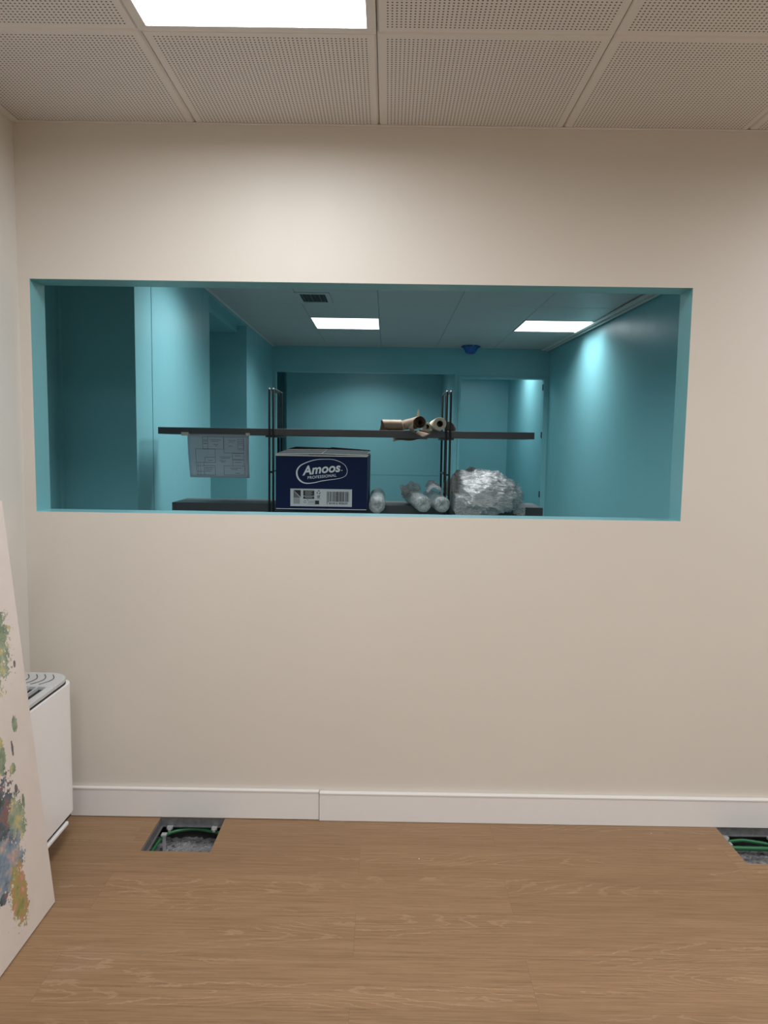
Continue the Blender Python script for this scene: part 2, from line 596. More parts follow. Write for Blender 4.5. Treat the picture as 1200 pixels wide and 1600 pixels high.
bm = bmesh.new()
for i in range(-2, 6):
    x0, x1 = max(TX0 + TS * i, XL), min(TX0 + TS * (i + 1), XR)
    if x1 - x0 < .01:
        continue
    for j in range(-8, 2):
        y1 = min(TY0 + TS * j, D)
        y0 = max(TY0 + TS * (j - 1), YR)
        if y1 - y0 < .01 or (i, j) in FRONT_LAMPS:
            continue
        tile(bm, x0, x1, y0, y1, ZC)
struct('ceiling', bm, 'perf')
bm = bmesh.new(); box(bm, XL - .1, XR + .1, YR - .1, D, ZC + .10, ZC + .14)
struct('ceiling_slab', bm, 'dark_slot')
bm = bmesh.new(); box(bm, XL, XL + .022, YR, D, ZC - .006, ZC - .0005)
struct('trim_1', bm, 'trim_white', bevel=.001)
bm = bmesh.new(); box(bm, XL + .022, XR, D - .006, D - .0005, ZC - .004, ZC - .0005)
struct('trim_2', bm, 'trim_white')


def lamp(name, label, x0, y0, s, z, power, beam, rim=.022, group='square ceiling light panels'):
    t = thing(name, label, 'ceiling light', (x0 + s / 2, y0 + s / 2, z), group)
    h = s / 2 - .001
    bm = bmesh.new()
    box(bm, -h, h, -h, -h + rim, -.003, .03); box(bm, -h, h, h - rim, h, -.003, .03)
    box(bm, -h, -h + rim, -h + rim, h - rim, -.003, .03); box(bm, h - rim, h, -h + rim, h - rim, -.003, .03)
    obj('frame', bm, 'lamp_frame', t, .001)
    bm = bmesh.new()
    r = h - rim
    quad(bm, ((-r, -r, .002), (-r, r, .002), (r, r, .002), (r, -r, .002)))
    obj('diffuser', bm, 'lamp_face', t, recalc=False)
    ld = bpy.data.lights.new('panel_light', 'AREA')
    ld.shape = 'SQUARE'
    ld.size = 2 * r
    ld.energy = power
    ld.color = LAMP_COL[:3]
    ld.spread = math.radians(beam)
    lo = bpy.data.objects.new('panel_light', ld)
    C.objects.link(lo)
    lo.parent = t
    lo.location = (0, 0, .0005)
    return t


flabels = ['lit square ceiling panel above the beige wall, cut by the top of the photo',
           'lit square ceiling panel in the beige room further along the same tile row',
           'added unseen square ceiling panel over the middle of the beige room, left column',
           'added unseen square ceiling panel over the middle of the beige room, centre column',
           'added unseen square ceiling panel over the middle of the beige room, right column',
           'added unseen square ceiling panel near the rear wall of the beige room, left column',
           'added unseen square ceiling panel near the rear wall of the beige room, right column']
for (i, j), lb in zip(FRONT_LAMPS, flabels):
    lamp('ceiling_light', lb, TX0 + TS * i, TY0 + TS * (j - 1), TS, ZC, FRONT_LAMP, FRONT_BEAM, .024)

# ------------------------------------------------------------------ teal room shell
bm = bmesh.new()
# block between the alcove and the recess, faced with three panels
box(bm, -1.95, XT - .03, 3.83, 5.42, 0, ZB + .02)
for (a, b) in ((3.83, 4.094), (4.104, 5.218), (5.222, 5.42)):
    box(bm, XT - .03, XT, a, b, 0, ZB + .02)
struct('wall_far_left', bm, 'teal')
bm = bmesh.new()
box(bm, -1.85, -1.73, DB, 3.83, 0, ZB + .02)
box(bm, -1.73, -1.712, 3.80, 3.83, 0, ZB)
struct('wall_alcove', bm, 'teal')
bm = bmesh.new()
box(bm, -1.95, -1.78, 5.42, 6.83, 0, ZB + .02)
box(bm, -1.78, -1.42, 5.42, 6.83, 2.347, ZB + .02)
box(bm, -1.42, XT - .001, 5.42, 6.83, 2.404, ZB + .02)
struct('wall_recess', bm, 'teal')
bm = bmesh.new()
box(bm, -1.95, XT, 6.83, YB + .08, 0, ZB + .02)
struct('wall_far_left_end', bm, 'teal')
# right wall runs slightly out of square
bm = bmesh.new()
P = [(2.01, DB), (1.826, YB + .08), (1.95, YB + .08), (2.14, DB)]
lo = [bm.verts.new((x, y, 0)) for x, y in P]
hi = [bm.verts.new((x, y, ZB + .02)) for x, y in P]
bm.faces.new(lo[::-1]); bm.faces.new(hi)
for k in range(4):
    bm.faces.new((lo[k], lo[(k + 1) % 4], hi[(k + 1) % 4], hi[k]))
struct('wall_far_right', bm, 'teal')
bm = bmesh.new()
T = .08
box(bm, XT - .1, -1.29, YB, YB + T, 0, ZB + .02)
box(bm, -1.29, .757, YB, YB + T, 2.142, ZB + .02)
box(bm, .757, .812, YB, YB + T, 0, ZB + .02)
box(bm, .812, 1.811, YB, YB + T, 2.097, ZB + .02)
box(bm, 1.811, 1.86, YB, YB + T, 0, ZB + .02)
bmesh.ops.remove_doubles(bm, verts=bm.verts[:], dist=1e-5)
struct('wall_far_back', bm, 'teal')
# niche behind the wide opening, with a joint line across its back
bm = bmesh.new()
box(bm, -1.427, .757, 10.2, 10.3, 0, .893); box(bm, -1.427, .757, 10.2, 10.3, .898, 2.5); box(bm, -1.42, .75, 10.206, 10.29, .89, .90)
box(bm, -2.1, -2.0, YB, 11.0, 0, 2.5); box(bm, -2.1, -1.42, 10.9, 11.0, 0, 2.5); box(bm, -1.467, -1.427, 10.3, 10.9, 0, 2.5)
box(bm, -2.1, -1.95, YB, YB + T, 0, 2.5)
struct('wall_niche', bm, 'teal')
bm = bmesh.new()
box(bm, -2.1, -.6, YB + T, 10.9, ZB, ZB + .02); box(bm, 0, .757, YB + T, 10.9, ZB, ZB + .02)
box(bm, -.6, 0, YB + T, 8.95, ZB, ZB + .02); box(bm, -.6, 0, 9.55, 10.9, ZB, ZB + .02); box(bm, -2.1, .757, YB + T, 11.0, ZB + .06, ZB + .1)
struct('ceiling_niche', bm, 'ceil_far')
lamp('ceiling_light', 'added unseen square ceiling panel behind the wide opening in the far teal wall', -.6, 8.95, .6, ZB, FAR_LAMP * .9, FAR_BEAM, .008)  # unseen panel, added to light the niche
bm = bmesh.new()
box(bm, .757, .807, YB + T, 10.9, 0, 2.5)
box(bm, .75, 1.95, 10.9, 11.0, 0, 2.5)
box(bm, 1.792, 1.90, YB + T, 10.9, 0, 2.5)
struct('wall_lobby', bm, 'teal')

FAR_X = [XT, -.70, -.09, .535, 1.185, 1.80]
FAR_Y = [DB, 3.45, 4.05, 4.65, 5.25, 5.85, 6.45, 7.05, 7.65, 8.25, YB]
FAR_L = [(1, 6), (4, 6), (0, 2), (1, 2), (2, 2)]
bm = bmesh.new()
for i, (a, b) in enumerate(zip(FAR_X, FAR_X[1:])):
    for j, (c, d) in enumerate(zip(FAR_Y, FAR_Y[1:])):
        if (i, j) in FAR_L:
            continue
        tile(bm, a, b, c, d, ZB, .004)
tile(bm, XT, -1.02, 4.05, 4.65, ZB, .004)
tile(bm, -.41, -.09, 4.05, 4.65, ZB, .004)
box(bm, 1.80, 2.03, DB, YB, ZB + .012, ZB + .02)
box(bm, -1.85, XT, DB, 3.83, ZB, ZB + .02)
struct('ceiling_far', bm, 'ceil_far')
bm = bmesh.new(); box(bm, -2.1, 2.2, DB, YB, ZB + .06, ZB + .1)
struct('ceiling_slab_far', bm, 'dark_slot')
bm = bmesh.new()
box(bm, XT + .001, XT + .024, 3.83, YB - .001, ZB - .006, ZB - .0008)
struct('trim_3', bm, 'trim_white')
bm = bmesh.new()
for (o0, o1, z0, z1) in ((-.095, -.06, -.012, .002), (-.045, -.022, -.022, .002)):
    v = [bm.verts.new((x, y, z)) for z in (ZB + z0, ZB + z1) for (x, y) in
         ((2.01 + o0, DB), (2.01 + o1, DB), (1.829 + o1, YB), (1.829 + o0, YB))]
    bm.faces.new(v[0:4][::-1]); bm.faces.new(v[4:8])
    for k in range(4):
        bm.faces.new((v[k], v[(k + 1) % 4], v[4 + (k + 1) % 4], v[4 + k]))
struct('trim_4', bm, 'trim_white')
lamp('ceiling_light', 'lit square panel in the teal room ceiling beside the air vent', -.70, 6.45, .61, ZB, FAR_LAMP, FAR_BEAM, .008)
lamp('ceiling_light', 'lit square panel in the teal room ceiling close to the glossy right wall', 1.188, 6.45, .606, ZB, FAR_LAMP, FAR_BEAM, .008)
lamp('ceiling_light', 'added unseen square panel in the teal room ceiling close to the jointed left wall', -1.02, 4.05, .608, ZB, FAR_LAMP * 1.05, FAR_BEAM, .008)  # unseen panel, added to brighten the left teal wall
lamp('ceiling_light', 'added unseen square panel in the teal room ceiling over the brown paper rolls', -.087, 4.05, .619, ZB, FAR_LAMP * 1.5, FAR_BEAM, .008)  # unseen panel, added and boosted to brighten the film heap
# lobby beyond the doorway
bm = bmesh.new()
box(bm, .807, 1.08, YB + T, 10.9, ZB, ZB + .02); box(bm, 1.08, 1.68, YB + T, 8.95, ZB, ZB + .02)
box(bm, 1.08, 1.68, 9.55, 10.9, ZB, ZB + .02); box(bm, 1.68, 1.792, YB + T, 10.9, ZB, ZB + .02)
box(bm, .8, 1.9, YB + T, 11.0, ZB + .06, ZB + .1)
struct('ceiling_lobby', bm, 'ceil_far')
lamp('ceiling_light', 'lit square ceiling panel in the lobby beyond the far doorway', 1.08, 8.95, .6, ZB, FAR_LAMP, 172, .008)

# doorway lining with three dark hinge leaves
dr = bpy.data.objects.new('door_1', None); C.objects.link(dr); dr['kind'] = 'structure'; dr.location = (1.3, YB, 0)
part_box('jamb', 'teal', dr, (1.775, 1.835, YB - .012, YB + T + .01, 0, 2.118), bevel=.002)
part_box('jamb', 'teal', dr, (.800, .826, YB - .012, YB + T + .01, 0, 2.118), bevel=.002)
part_box('head_jamb', 'teal', dr, (.826, 1.775, YB - .012, YB + T + .01, 2.094, 2.118), bevel=.002)
for z in (2.007, 1.462, .778):
    part_box('hinge', 'black_metal', dr, (1.768, 1.776, YB + .01, YB + .05, z - .035, z + .035), bevel=.002)

# ------------------------------------------------------------------ floor box hardware and cables
for i, h in enumerate(HOLES):
    x0, x1, y0, y1 = h
    lab = ['galvanised steel rim inside the floor cut-out near the white heater', 'galvanised steel rim inside the floor cut-out at the right photo edge'][i]
    t = thing('floor_box_frame', lab, 'floor box', ((x0 + x1) / 2, (y0 + y1) / 2, -.100), 'steel floor box rims')
    rim = [(x0 + .002, x1 - .002, y1 - .003, y1 - .0005, -.030, -.003), (x0 + .002, x1 - .002, y1 - .010, y1 - .003, -.032, -.029)]
    part_box('back_rail', 'galv', t, *rim)
    if i == 0:
        part_box('side_rail', 'galv', t, (x0 + .0005, x0 + .003, y0 + .003, y1 - .003, -.030, -.003), (x0 + .003, x0 + .010, y0 + .003, y1 - .010, -.032, -.029))
    for (cx, cyy) in ((((x0 + .035), y1 - .013), ((x1 - .035), y1 - .013)) if i == 0 else (((x0 + .030), y1 - .02), ((x1 - .04), y1 - .02))):
        part_box('clip', 'clip', t, (cx - .010, cx + .010, cyy - .008, cyy + .008, -.036, -.027), (cx - .005, cx + .005, cyy - .010, cyy - .004, -.042, -.032), bevel=.001)
    part_box('foot_post', 'clip', t, (x0 + .022, x0 + .032, y1 - .06, y1 - .05, -.100, -.036), (x0 + .018, x0 + .036, y1 - .064, y1 - .046, -.038, -.031), bevel=.001)


def cable(label, pts, r):
    bm = bmesh.new()
    # smooth the path
    P = [Vector(p) for p in pts]
    out = []
    for k in range(len(P) - 1):
        p0, p1, p2, p3 = P[max(k - 1, 0)], P[k], P[k + 1], P[min(k + 2, len(P) - 1)]
        for s in range(8):
            u = s / 8
            out.append(.5 * ((2 * p1) + (-p0 + p2) * u + (2 * p0 - 5 * p1 + 4 * p2 - p3) * u * u + (-p0 + 3 * p1 - 3 * p2 + p3) * u ** 3))
    out.append(P[-1])
    tube(bm, out, r, 12)
    return tag(obj('conduit', bm, 'green_cable'), label, 'cable', 'green conduits under the floor')


h = HOLES[0]
cable('green conduit arching along the floor cut-out near the white heater',
      ((h[0] + .004, h[2] - .03, -.056), (h[0] + .010, 2.325, -.050), (h[0] + .028, 2.415, -.047), (h[0] + .10, 2.452, -.046), (h[0] + .17, 2.448, -.049), (h[1] + .06, 2.42, -.058)), .0058)
h = HOLES[1]
cable('thin green conduit at the back of the right-hand floor cut-out',
      ((h[0] - .03, 2.42, -.056), (h[0] + .07, 2.436, -.046), (h[0] + .13, 2.434, -.047), (h[1] + .05, 2.41, -.060)), .006)
cable('bright green conduit running straight across the right-hand floor cut-out',
      ((h[0] - .05, 2.397, -.051), (h[0] + .1, 2.394, -.050), (h[1] + .05, 2.392, -.051)), .008)
random.seed(3)
for i, h in enumerate(HOLES):
    bm = bmesh.new()
    for k in range(34):
        x, y = random.uniform(h[0] - .01, h[1]), random.uniform(h[2] - .02, h[3] - .07)
        s = random.uniform(.002, .007)
        mtx = Matrix.Translation((x, y, -.097 + s * .5)) @ Matrix.Rotation(random.uniform(0, 6), 4, Vector((random.random(), random.random(), random.random())).normalized())
        g = bmesh.ops.create_icosphere(bm, subdivisions=1, radius=s, matrix=mtx @ Matrix.Diagonal((1.5, 1, .6, 1)))
    o = obj('rubble', bm, 'rubble')
    o['kind'] = 'stuff'
    tag(o, ['grey concrete crumbs in the floor cut-out near the white heater', 'grey concrete crumbs in the floor cut-out at the right photo edge'][i], 'rubble')

# ------------------------------------------------------------------ fan coil heater on the left wall
FX, FY0, FY1, FZ0, FZ1 = -1.030, 1.30, 2.328, .100, .552
fc = thing('fan_coil_heater', 'white wall heater with grey grille top behind the painted canvas', 'heater', ((XL + FX) / 2, (FY0 + FY1) / 2, 0))
L = fc.location


def rounded_plan(x0, x1, y0, y1, r):
    pts = [(x0, y0), (x1, y0)]
    for k in range(9):
        a = math.pi / 2 * k / 8
        pts.append((x1 - r + r * math.cos(a), y1 - r + r * math.sin(a)))
    pts.append((x0, y1))
    return pts


def prism(bm, pts, z0, z1, mi=0):
    lo = [bm.verts.new((x - L.x, y - L.y, z0)) for x, y in pts]
    hi = [bm.verts.new((x - L.x, y - L.y, z1)) for x, y in pts]
    bm.faces.new(lo[::-1]).material_index = mi
    bm.faces.new(hi).material_index = mi
    n = len(pts)
    for k in range(n):
        f = bm.faces.new((lo[k], lo[(k + 1) % n], hi[(k + 1) % n], hi[k]))
        f.material_index = mi


bm = bmesh.new(); prism(bm, rounded_plan(XL + .002, FX, FY0, FY1, .045), FZ0, FZ1 - .012)
obj('casing', bm, 'white_metal', fc, .002)
bm = bmesh.new(); prism(bm, rounded_plan(XL + .002, FX - .006, FY0, FY1 - .004, .06), FZ1 - .012, FZ1 - .004, 0)
obj('shadow_gap', bm, 'dark_slot', fc)
bm = bmesh.new()
prism(bm, rounded_plan(XL + .002, FX - .002, 2.19, FY1 - .001, .075), FZ1 - .004, FZ1 + .010)
box(bm, FX - .026 - L.x, FX - .002 - L.x, FY0 - L.y, 2.189 - L.y, FZ1 - .004, FZ1 + .010)
box(bm, XL + .002 - L.x, XL + .03 - L.x, FY0 - L.y, 2.189 - L.y, FZ1 - .004, FZ1 + .010)
obj('top_cover', bm, 'grey_plastic', fc, .003)
for k in range(5):
    bm = bmesh.new()
    pts = []
    for s in range(15):
        u = s / 14
        pts.append((XL + .045 + k * .027 + .02 * math.sin(math.pi * u) - L.x, 2.205 + .095 * u - L.y, FZ1 + .0105))
    tube(bm, pts, .0018, 6)
    obj('vent_groove', bm, 'galv', fc)
part_box('grille_bed', 'dark_slot', fc, (XL + .03, FX - .026, FY0, 2.189, FZ1 - .006, FZ1 - .003))
for k in range(5):
    x = XL + .042 + k * .028
    part_box('grille_bar', 'grey_plastic', fc, (x, x + .0035, FY0, 2.189, FZ1 - .004, FZ1 + .008))
part_box('bottom_lip', 'white_metal', fc, (FX - .10, FX + .003, FY0 + .02, FY1 - .075, .074, .088), bevel=.004)
part_box('bottom_gap', 'dark_slot', fc, (FX - .14, FX - .006, FY0 + .02, FY1 - .04, .0875, FZ0))

# ------------------------------------------------------------------ canvas leaning on the heater
SL = .0975
hyp = math.sqrt(1 + SL * SL)
CW, CH, CT = 1.25, 1.165, .028
cv = thing('canvas', 'large cream canvas with colourful paint blotches leaning on the white heater', 'painting', (-.94, 1.96, .004))
ax_u, ax_v = Vector((0, -1, 0)), Vector((-SL, 0, 1)) / hyp
ax_n = ax_u.cross(ax_v)
if ax_n.x < 0:
    ax_n = -ax_n
mm = Matrix(((ax_u.x, ax_v.x, ax_n.x, 0), (ax_u.y, ax_v.y, ax_n.y, 0), (ax_u.z, ax_v.z, ax_n.z, 0), (0, 0, 0, 1)))
bm = bmesh.new(); box(bm, 0, CW, 0, CH, -.004, 0)
o = obj('painted_front', bm, 'canvas', cv); o.matrix_local = mm
bm = bmesh.new()
for b in ((0, CW, 0, .035), (0, CW, CH - .035, CH), (0, .035, .035, CH - .035), (CW - .035, CW, .035, CH - .035)):
    box(bm, b[0], b[1], b[2], b[3], -CT, -.0042)
o = obj('stretcher', bm, 'canvas_side', cv); o.matrix_local = mm

# ------------------------------------------------------------------ shelf rack in the teal room
SY0, SY1 = 3.90, 4.20
UZ0, UZ1, LZ0, LZ1 = 1.370, 1.4065, .957, 1.001
rk = thing('shelf_rack', 'charcoal two-board shelf rack with black wire uprights in teal room', 'shelf', (-.15, 4.05, 0))
part_box('upper_shelf', 'shelf', rk, (-1.239, .789, SY0, SY1, UZ0, UZ1), bevel=.0015)
part_box('lower_shelf', 'shelf', rk, (-1.168, .848, SY0, SY1, LZ0, LZ1), bevel=.0015)
part_box('bottom_shelf', 'shelf', rk, (-1.168, .848, SY0, SY1, .16, .20), bevel=.0015)
for cx in (-.6265, .324):
    bmu = bmesh.new()
    for s in (-.0105, .0105):
        x = cx + s - rk.location.x
        yf, yr = SY0 - .0085 - rk.location.y, SY1 + .0085 - rk.location.y
        tube(bmu, ((x, yf, .006), (x, yf, 1.612), (x, yf + .006, 1.618), (x, yr - .006, 1.618), (x, yr, 1.612), (x, yr, .006)), .0058, 8)
    fr = obj('upright_frame', bmu, 'black_metal', rk)
    x = cx - rk.location.x
    yf, yr = SY0 - .0085 - rk.location.y, SY1 + .0085 - rk.location.y
    for z in (1.172, .58):
        bm = bmesh.new()
        tube(bm, ((x - .0105, yf, z), (x - .0105, yr, z)), .004, 8)
        tube(bm, ((x - .014, yf, z), (x + .014, yf, z)), .004, 8)
        tube(bm, ((x - .014, yr, z), (x + .014, yr, z)), .004, 8)
        obj('cross_rod', bm, 'black_metal', rk)
    for z in (UZ0, LZ0, .16):
        part_box('bracket', 'black_metal', rk, (cx - .032, cx + .032, SY0 - .004, SY1 + .004, z - .010, z - .0005), bevel=.001)
    part_box('foot', 'black_metal', rk, (cx - .03, cx + .03, SY0 - .03, SY1 + .03, 0, .008), bevel=.002)

# ------------------------------------------------------------------ floor plan sheet hanging from the upper board
PX0, PZ0 = -1.080, 1.369
pl = thing('paper_sheet', 'printed floor plan sheet hanging from the upper charcoal shelf', 'paper', (-.91, SY0 - .004, PZ0))
bm = bmesh.new()
NX, NZ = 14, 10


def plan_pt(u, v, off=0.0):
    # u,v in 0..1 across the sheet, v downwards
    xl, xr = -1.080 + .015 * v, -.748 + .003 * v
    x = xl + (xr - xl) * u
    z = PZ0 + .004 - .234 * v
    y = SY0 - .003 - .010 * math.sin(math.pi * v * .9) - .004 * math.sin(u * 5) * v
    return (x + .91, y - off - (SY0 - .004), z - PZ0)


gv = [[bm.verts.new(plan_pt(a / NX, b / NZ)) for b in range(NZ + 1)] for a in range(NX + 1)]
for a in range(NX):
    for b in range(NZ):
        f = bm.faces.new((gv[a][b], gv[a + 1][b], gv[a + 1][b + 1], gv[a][b + 1]))
        f.smooth = True
o = obj('sheet', bm, 'paper', pl)
sd = o.modifiers.new('thick', 'SOLIDIFY'); sd.thickness = .0006; sd.offset = -1


def strip_line(bm, x0, y0, x1, y1, wd=6):
    # picture-crop units of the sheet: 130..1085 x, 195..870 y
    def uv(x, y):
        return (x - 130) / 955, (y - 195) / 675
    n = max(2, int(max(abs(x1 - x0), abs(y1 - y0)) / 60))
    dx, dy = (0, wd / 2) if abs(x1 - x0) > abs(y1 - y0) else (wd / 2, 0)
    prev = None
    for k in range(n + 1):
        x, y = x0 + (x1 - x0) * k / n, y0 + (y1 - y0) * k / n
        a = bm.verts.new(plan_pt(*uv(x - dx, y - dy), .0012))
        b = bm.verts.new(plan_pt(*uv(x + dx, y + dy), .0012))
        if prev:
            bm.faces.new((prev[0], a, b, prev[1]))
        prev = (a, b)


def rect(bm, x0, y0, x1, y1, wd=6):
    for l in ((x0, y0, x1, y0), (x1, y0, x1, y1), (x0, y1, x1, y1), (x0, y0, x0, y1)):
        strip_line(bm, *l, wd)


bm = bmesh.new()
for r in ((250, 425, 555, 635), (390, 555, 555, 635), (250, 635, 370, 830), (370, 685, 545, 830), (685, 685, 1015, 825),
          (825, 490, 1005, 585), (830, 590, 1005, 685), (915, 270, 1000, 435), (365, 240, 445, 430), (695, 240, 1005, 485), (445, 240, 690, 428)):
    rect(bm, *r, 5)
for l in ((915, 320, 1000, 320), (915, 365, 1000, 365), (365, 285, 445, 285), (365, 340, 445, 340), (275, 640, 275, 830), (250, 690, 370, 690), (250, 775, 370, 775), (310, 640, 310, 830)):
    strip_line(bm, *l, 4)
obj('printed_lines', bm, 'ink_soft', pl, recalc=False)
bm = bmesh.new()
for l in ((480, 285, 650, 285), (500, 308, 610, 308), (535, 355, 605, 355), (560, 378, 590, 378), (760, 290, 880, 290), (770, 315, 860, 315), (765, 378, 830, 378),
          (625, 548, 795, 548), (640, 570, 780, 570), (620, 604, 725, 604), (640, 625, 710, 625), (860, 528, 960, 528), (860, 630, 970, 630), (440, 605, 510, 605),
          (385, 715, 520, 715), (385, 740, 500, 740), (385, 770, 480, 770), (780, 720, 960, 720), (800, 742, 900, 742), (860, 800, 930, 800), (925, 300, 990, 300), (925, 340, 990, 340), (925, 415, 990, 415), (375, 305, 435, 305), (385, 345, 425, 345)):
    strip_line(bm, *l, 9)
obj('printed_text', bm, 'ink_pale', pl, recalc=False)
bm = bmesh.new()
box(bm, -1.112 + .91, -1.072 + .91, -.0035, -.0025, -.007, .012)
obj('tape', bm, 'tape', pl)
bm = bmesh.new()
box(bm, -.765 + .91, -.742 + .91, -.0035, -.0025, -.004, .012)
obj('tape', bm, 'tape', pl)

# ------------------------------------------------------------------ navy carton
BX0, BX1, BY0, BY1, BZ0, BZ1 = -.5495, -.0985, 3.55, 4.185, LZ1 + .0005, 1.272
bx = thing('cardboard_box', 'navy blue printed cardboard carton on the lower charcoal shelf', 'box', ((BX0 + BX1) / 2, (BY0 + BY1) / 2, BZ0))
bl = bx.location
W_, H_ = BX1 - BX0, BZ1 - BZ0
bm = bmesh.new()
hw, hd = W_ / 2, (BY1 - BY0) / 2
t_ = .005
box(bm, -hw, hw, -hd, -hd + t_, 0, H_)
box(bm, -hw, hw, hd - t_, hd, 0, H_)
box(bm, -hw, -hw + t_, -hd + t_, hd - t_, 0, H_)
box(bm, hw - t_, hw, -hd + t_, hd - t_, 0, H_)
box(bm, -hw + t_, hw - t_, -hd + t_, hd - t_, 0, t_)
obj('carton', bm, 'navy', bx, .0015)


def flap(name, pts, t, mats):
    bm = bmesh.new()
    P = [Vector(p) for p in pts]
    nrm = (P[1] - P[0]).cross(P[3] - P[0]).normalized() * t
    a = [bm.verts.new(p) for p in P]
    b = [bm.verts.new(p + nrm) for p in P]
    bm.faces.new(a[::-1]).material_index = 0
    bm.faces.new(b).material_index = 0
    for k in range(4):
        bm.faces.new((a[k], a[(k + 1) % 4], b[(k + 1) % 4], b[k])).material_index = 1
    return obj(name, bm, mats, bx)


fm = ['navy_fold', 'card_edge']
# short end flaps folded in first, then the two long ones lying over them, a little sprung
flap('end_flap', ((-hw, -hd + .01, H_), (-hw + .16, -hd + .01, H_ + .004), (-hw + .16, hd - .01, H_ + .010), (-hw, hd - .01, H_ + .002)), .003, fm)
flap('end_flap', ((hw - .16, -hd + .01, H_ + .004), (hw, -hd + .01, H_), (hw, hd - .01, H_ + .002), (hw - .16, hd - .01, H_ + .010)), .003, fm)
flap('top_flap', ((-hw, -hd, H_ + .003), (-.001, -hd, H_ + .006), (-.001, 0, H_ + .021), (-hw + .004, 0, H_ + .018)), .004, fm)
flap('top_flap', ((.001, -hd, H_ + .006), (hw, -hd, H_ + .003), (hw - .002, 0, H_ + .018), (.001, 0, H_ + .022)), .004, fm)
flap('top_flap', ((-hw + .01, .004, H_ + .022), (-.001, .004, H_ + .024), (-.001, hd, H_ + .030), (-hw + .02, hd, H_ + .034)), .005, fm)
flap('top_flap', ((.001, .004, H_ + .024), (hw, .004, H_ + .018), (hw, hd, H_ + .020), (.001, hd, H_ + .034)), .005, fm)
bm = bmesh.new()
box(bm, -hw + .002, hw - .002, -hd - .0012, -hd, .0045, .0075)
obj('card_edge', bm, 'card_edge', bx)
bm = bmesh.new()
box(bm, -hw, hw, -hd - .0018, -hd + .001, H_ - .004, H_ + .001)
obj('card_edge', bm, 'card_edge', bx)

# print on the carton front: crop units 75..1085 across (px/7.06), 150..745 down
def face_pt(x, y):
    return ((x - 78) / 1005 * W_ - hw, (748 - y) / 592 * (H_ - .008) + .006)


def text_mesh(body, size, shear, bold, matrix, spacing=1.0):
    cu = bpy.data.curves.new('t', 'FONT')
    cu.body = body
    cu.size = size
    cu.shear = shear
    cu.offset = bold
    cu.space_character = spacing
    cu.align_x = 'CENTER'
    cu.align_y = 'CENTER'
    cu.fill_mode = 'FRONT'
    cu.resolution_u = 6
    to = bpy.data.objects.new('t', cu)
    C.objects.link(to)
    dg = bpy.context.evaluated_depsgraph_get()
    me = bpy.data.meshes.new_from_object(to.evaluated_get(dg))
    bpy.data.objects.remove(to)
    me.transform(matrix)
    return me


YF = -hd - .0012
def face_matrix(cx, cyy, rot):
    x, z = face_pt(cx, cyy)
    return Matrix.Translation((x, YF, z)) @ Matrix.Rotation(math.pi / 2, 4, 'X') @ Matrix.Rotation(rot, 4, 'Z')


def warp(me, cx, k):
    """bend a line of lettering upward towards its right end, in the carton face"""
    x0, _ = face_pt(cx, 0)
    for v in me.vertices:
        v.co.z += k * (v.co.x - x0) ** 2


def mesh_obj(name, me, mat, parent):
    me.materials.clear()
    me.materials.append(M[mat])
    o = bpy.data.objects.new(name, me)
    C.objects.link(o)
    o.parent = parent
    return o


me = text_mesh('Amoos', .062, .26, .0017, face_matrix(576, 303, math.radians(6.5)), 1.02)
warp(me, 576, -.25)
mesh_obj('lettering', me, 'print_white', bx)
me = text_mesh('PROFESSIONAL', .0195, .10, .0002, face_matrix(584, 385, math.radians(6.0)), 1.10)
mesh_obj('lettering', me, 'print_white', bx)
me = text_mesh('.', .030, 0, .001, face_matrix(804, 296, 0))
mesh_obj('lettering', me, 'print_white', bx)
# outline loop around the lettering, thick at its lower left
outer = [(300, 340), (312, 300), (345, 262), (400, 232), (470, 206), (540, 192), (620, 188), (700, 190), (755, 204), (800, 224), (840, 254), (862, 296), (864, 338),
         (846, 372), (806, 396), (740, 412), (660, 424), (580, 438), (500, 458), (430, 467), (378, 460), (334, 432), (308, 392)]
wid = [18, 16, 12, 10, 9, 7, 6, 6, 6, 5, 5, 5, 5, 5, 5, 6, 7, 8, 9, 11, 14, 18, 19]
def catmull(P, n=6):
    out = []
    N = len(P)
    for k in range(N):
        p0, p1, p2, p3 = (Vector(P[(k + d) % N]) for d in (-1, 0, 1, 2))
        for s in range(n):
            u = s / n
            out.append(.5 * ((2 * p1) + (-p0 + p2) * u + (2 * p0 - 5 * p1 + 4 * p2 - p3) * u * u + (-p0 + 3 * p1 - 3 * p2 + p3) * u ** 3))
    return out
lp = catmull([(a, b, c) for (a, b), c in zip(outer, wid)])
cxm, cym = 580, 328
bm = bmesh.new()
ra, rb = [], []
for k, p in enumerate(lp):
    q = lp[(k + 1) % len(lp)] - lp[k - 1]
    nrm = Vector((-q.y, q.x)).normalized()
    if nrm.dot(Vector((cxm - p.x, cym - p.y))) < 0:
        nrm = -nrm
    a = face_pt(p.x, p.y)
    b = face_pt(p.x + nrm.x * p.z, p.y + nrm.y * p.z)
    ra.append(bm.verts.new((a[0], YF, a[1]))); rb.append(bm.verts.new((b[0], YF, b[1])))
for k in range(len(ra)):
    j = (k + 1) % len(ra)
    bm.faces.new((ra[k], ra[j], rb[j], rb[k]))
obj('logo_outline', bm, 'print_white', bx, recalc=False)


def frect(bm, x0, y0, x1, y1, dy, mi=0):
    a, b = face_pt(x0, y0), face_pt(x1, y1)
    y = YF - dy
    quad(bm, ((a[0], y, b[1]), (b[0], y, b[1]), (b[0], y, a[1]), (a[0], y, a[1])), mi)


def fpoly(bm, pts, dy, mi=0):
    quad(bm, [(face_pt(x, y)[0], YF - dy, face_pt(x, y)[1]) for x, y in pts], mi)


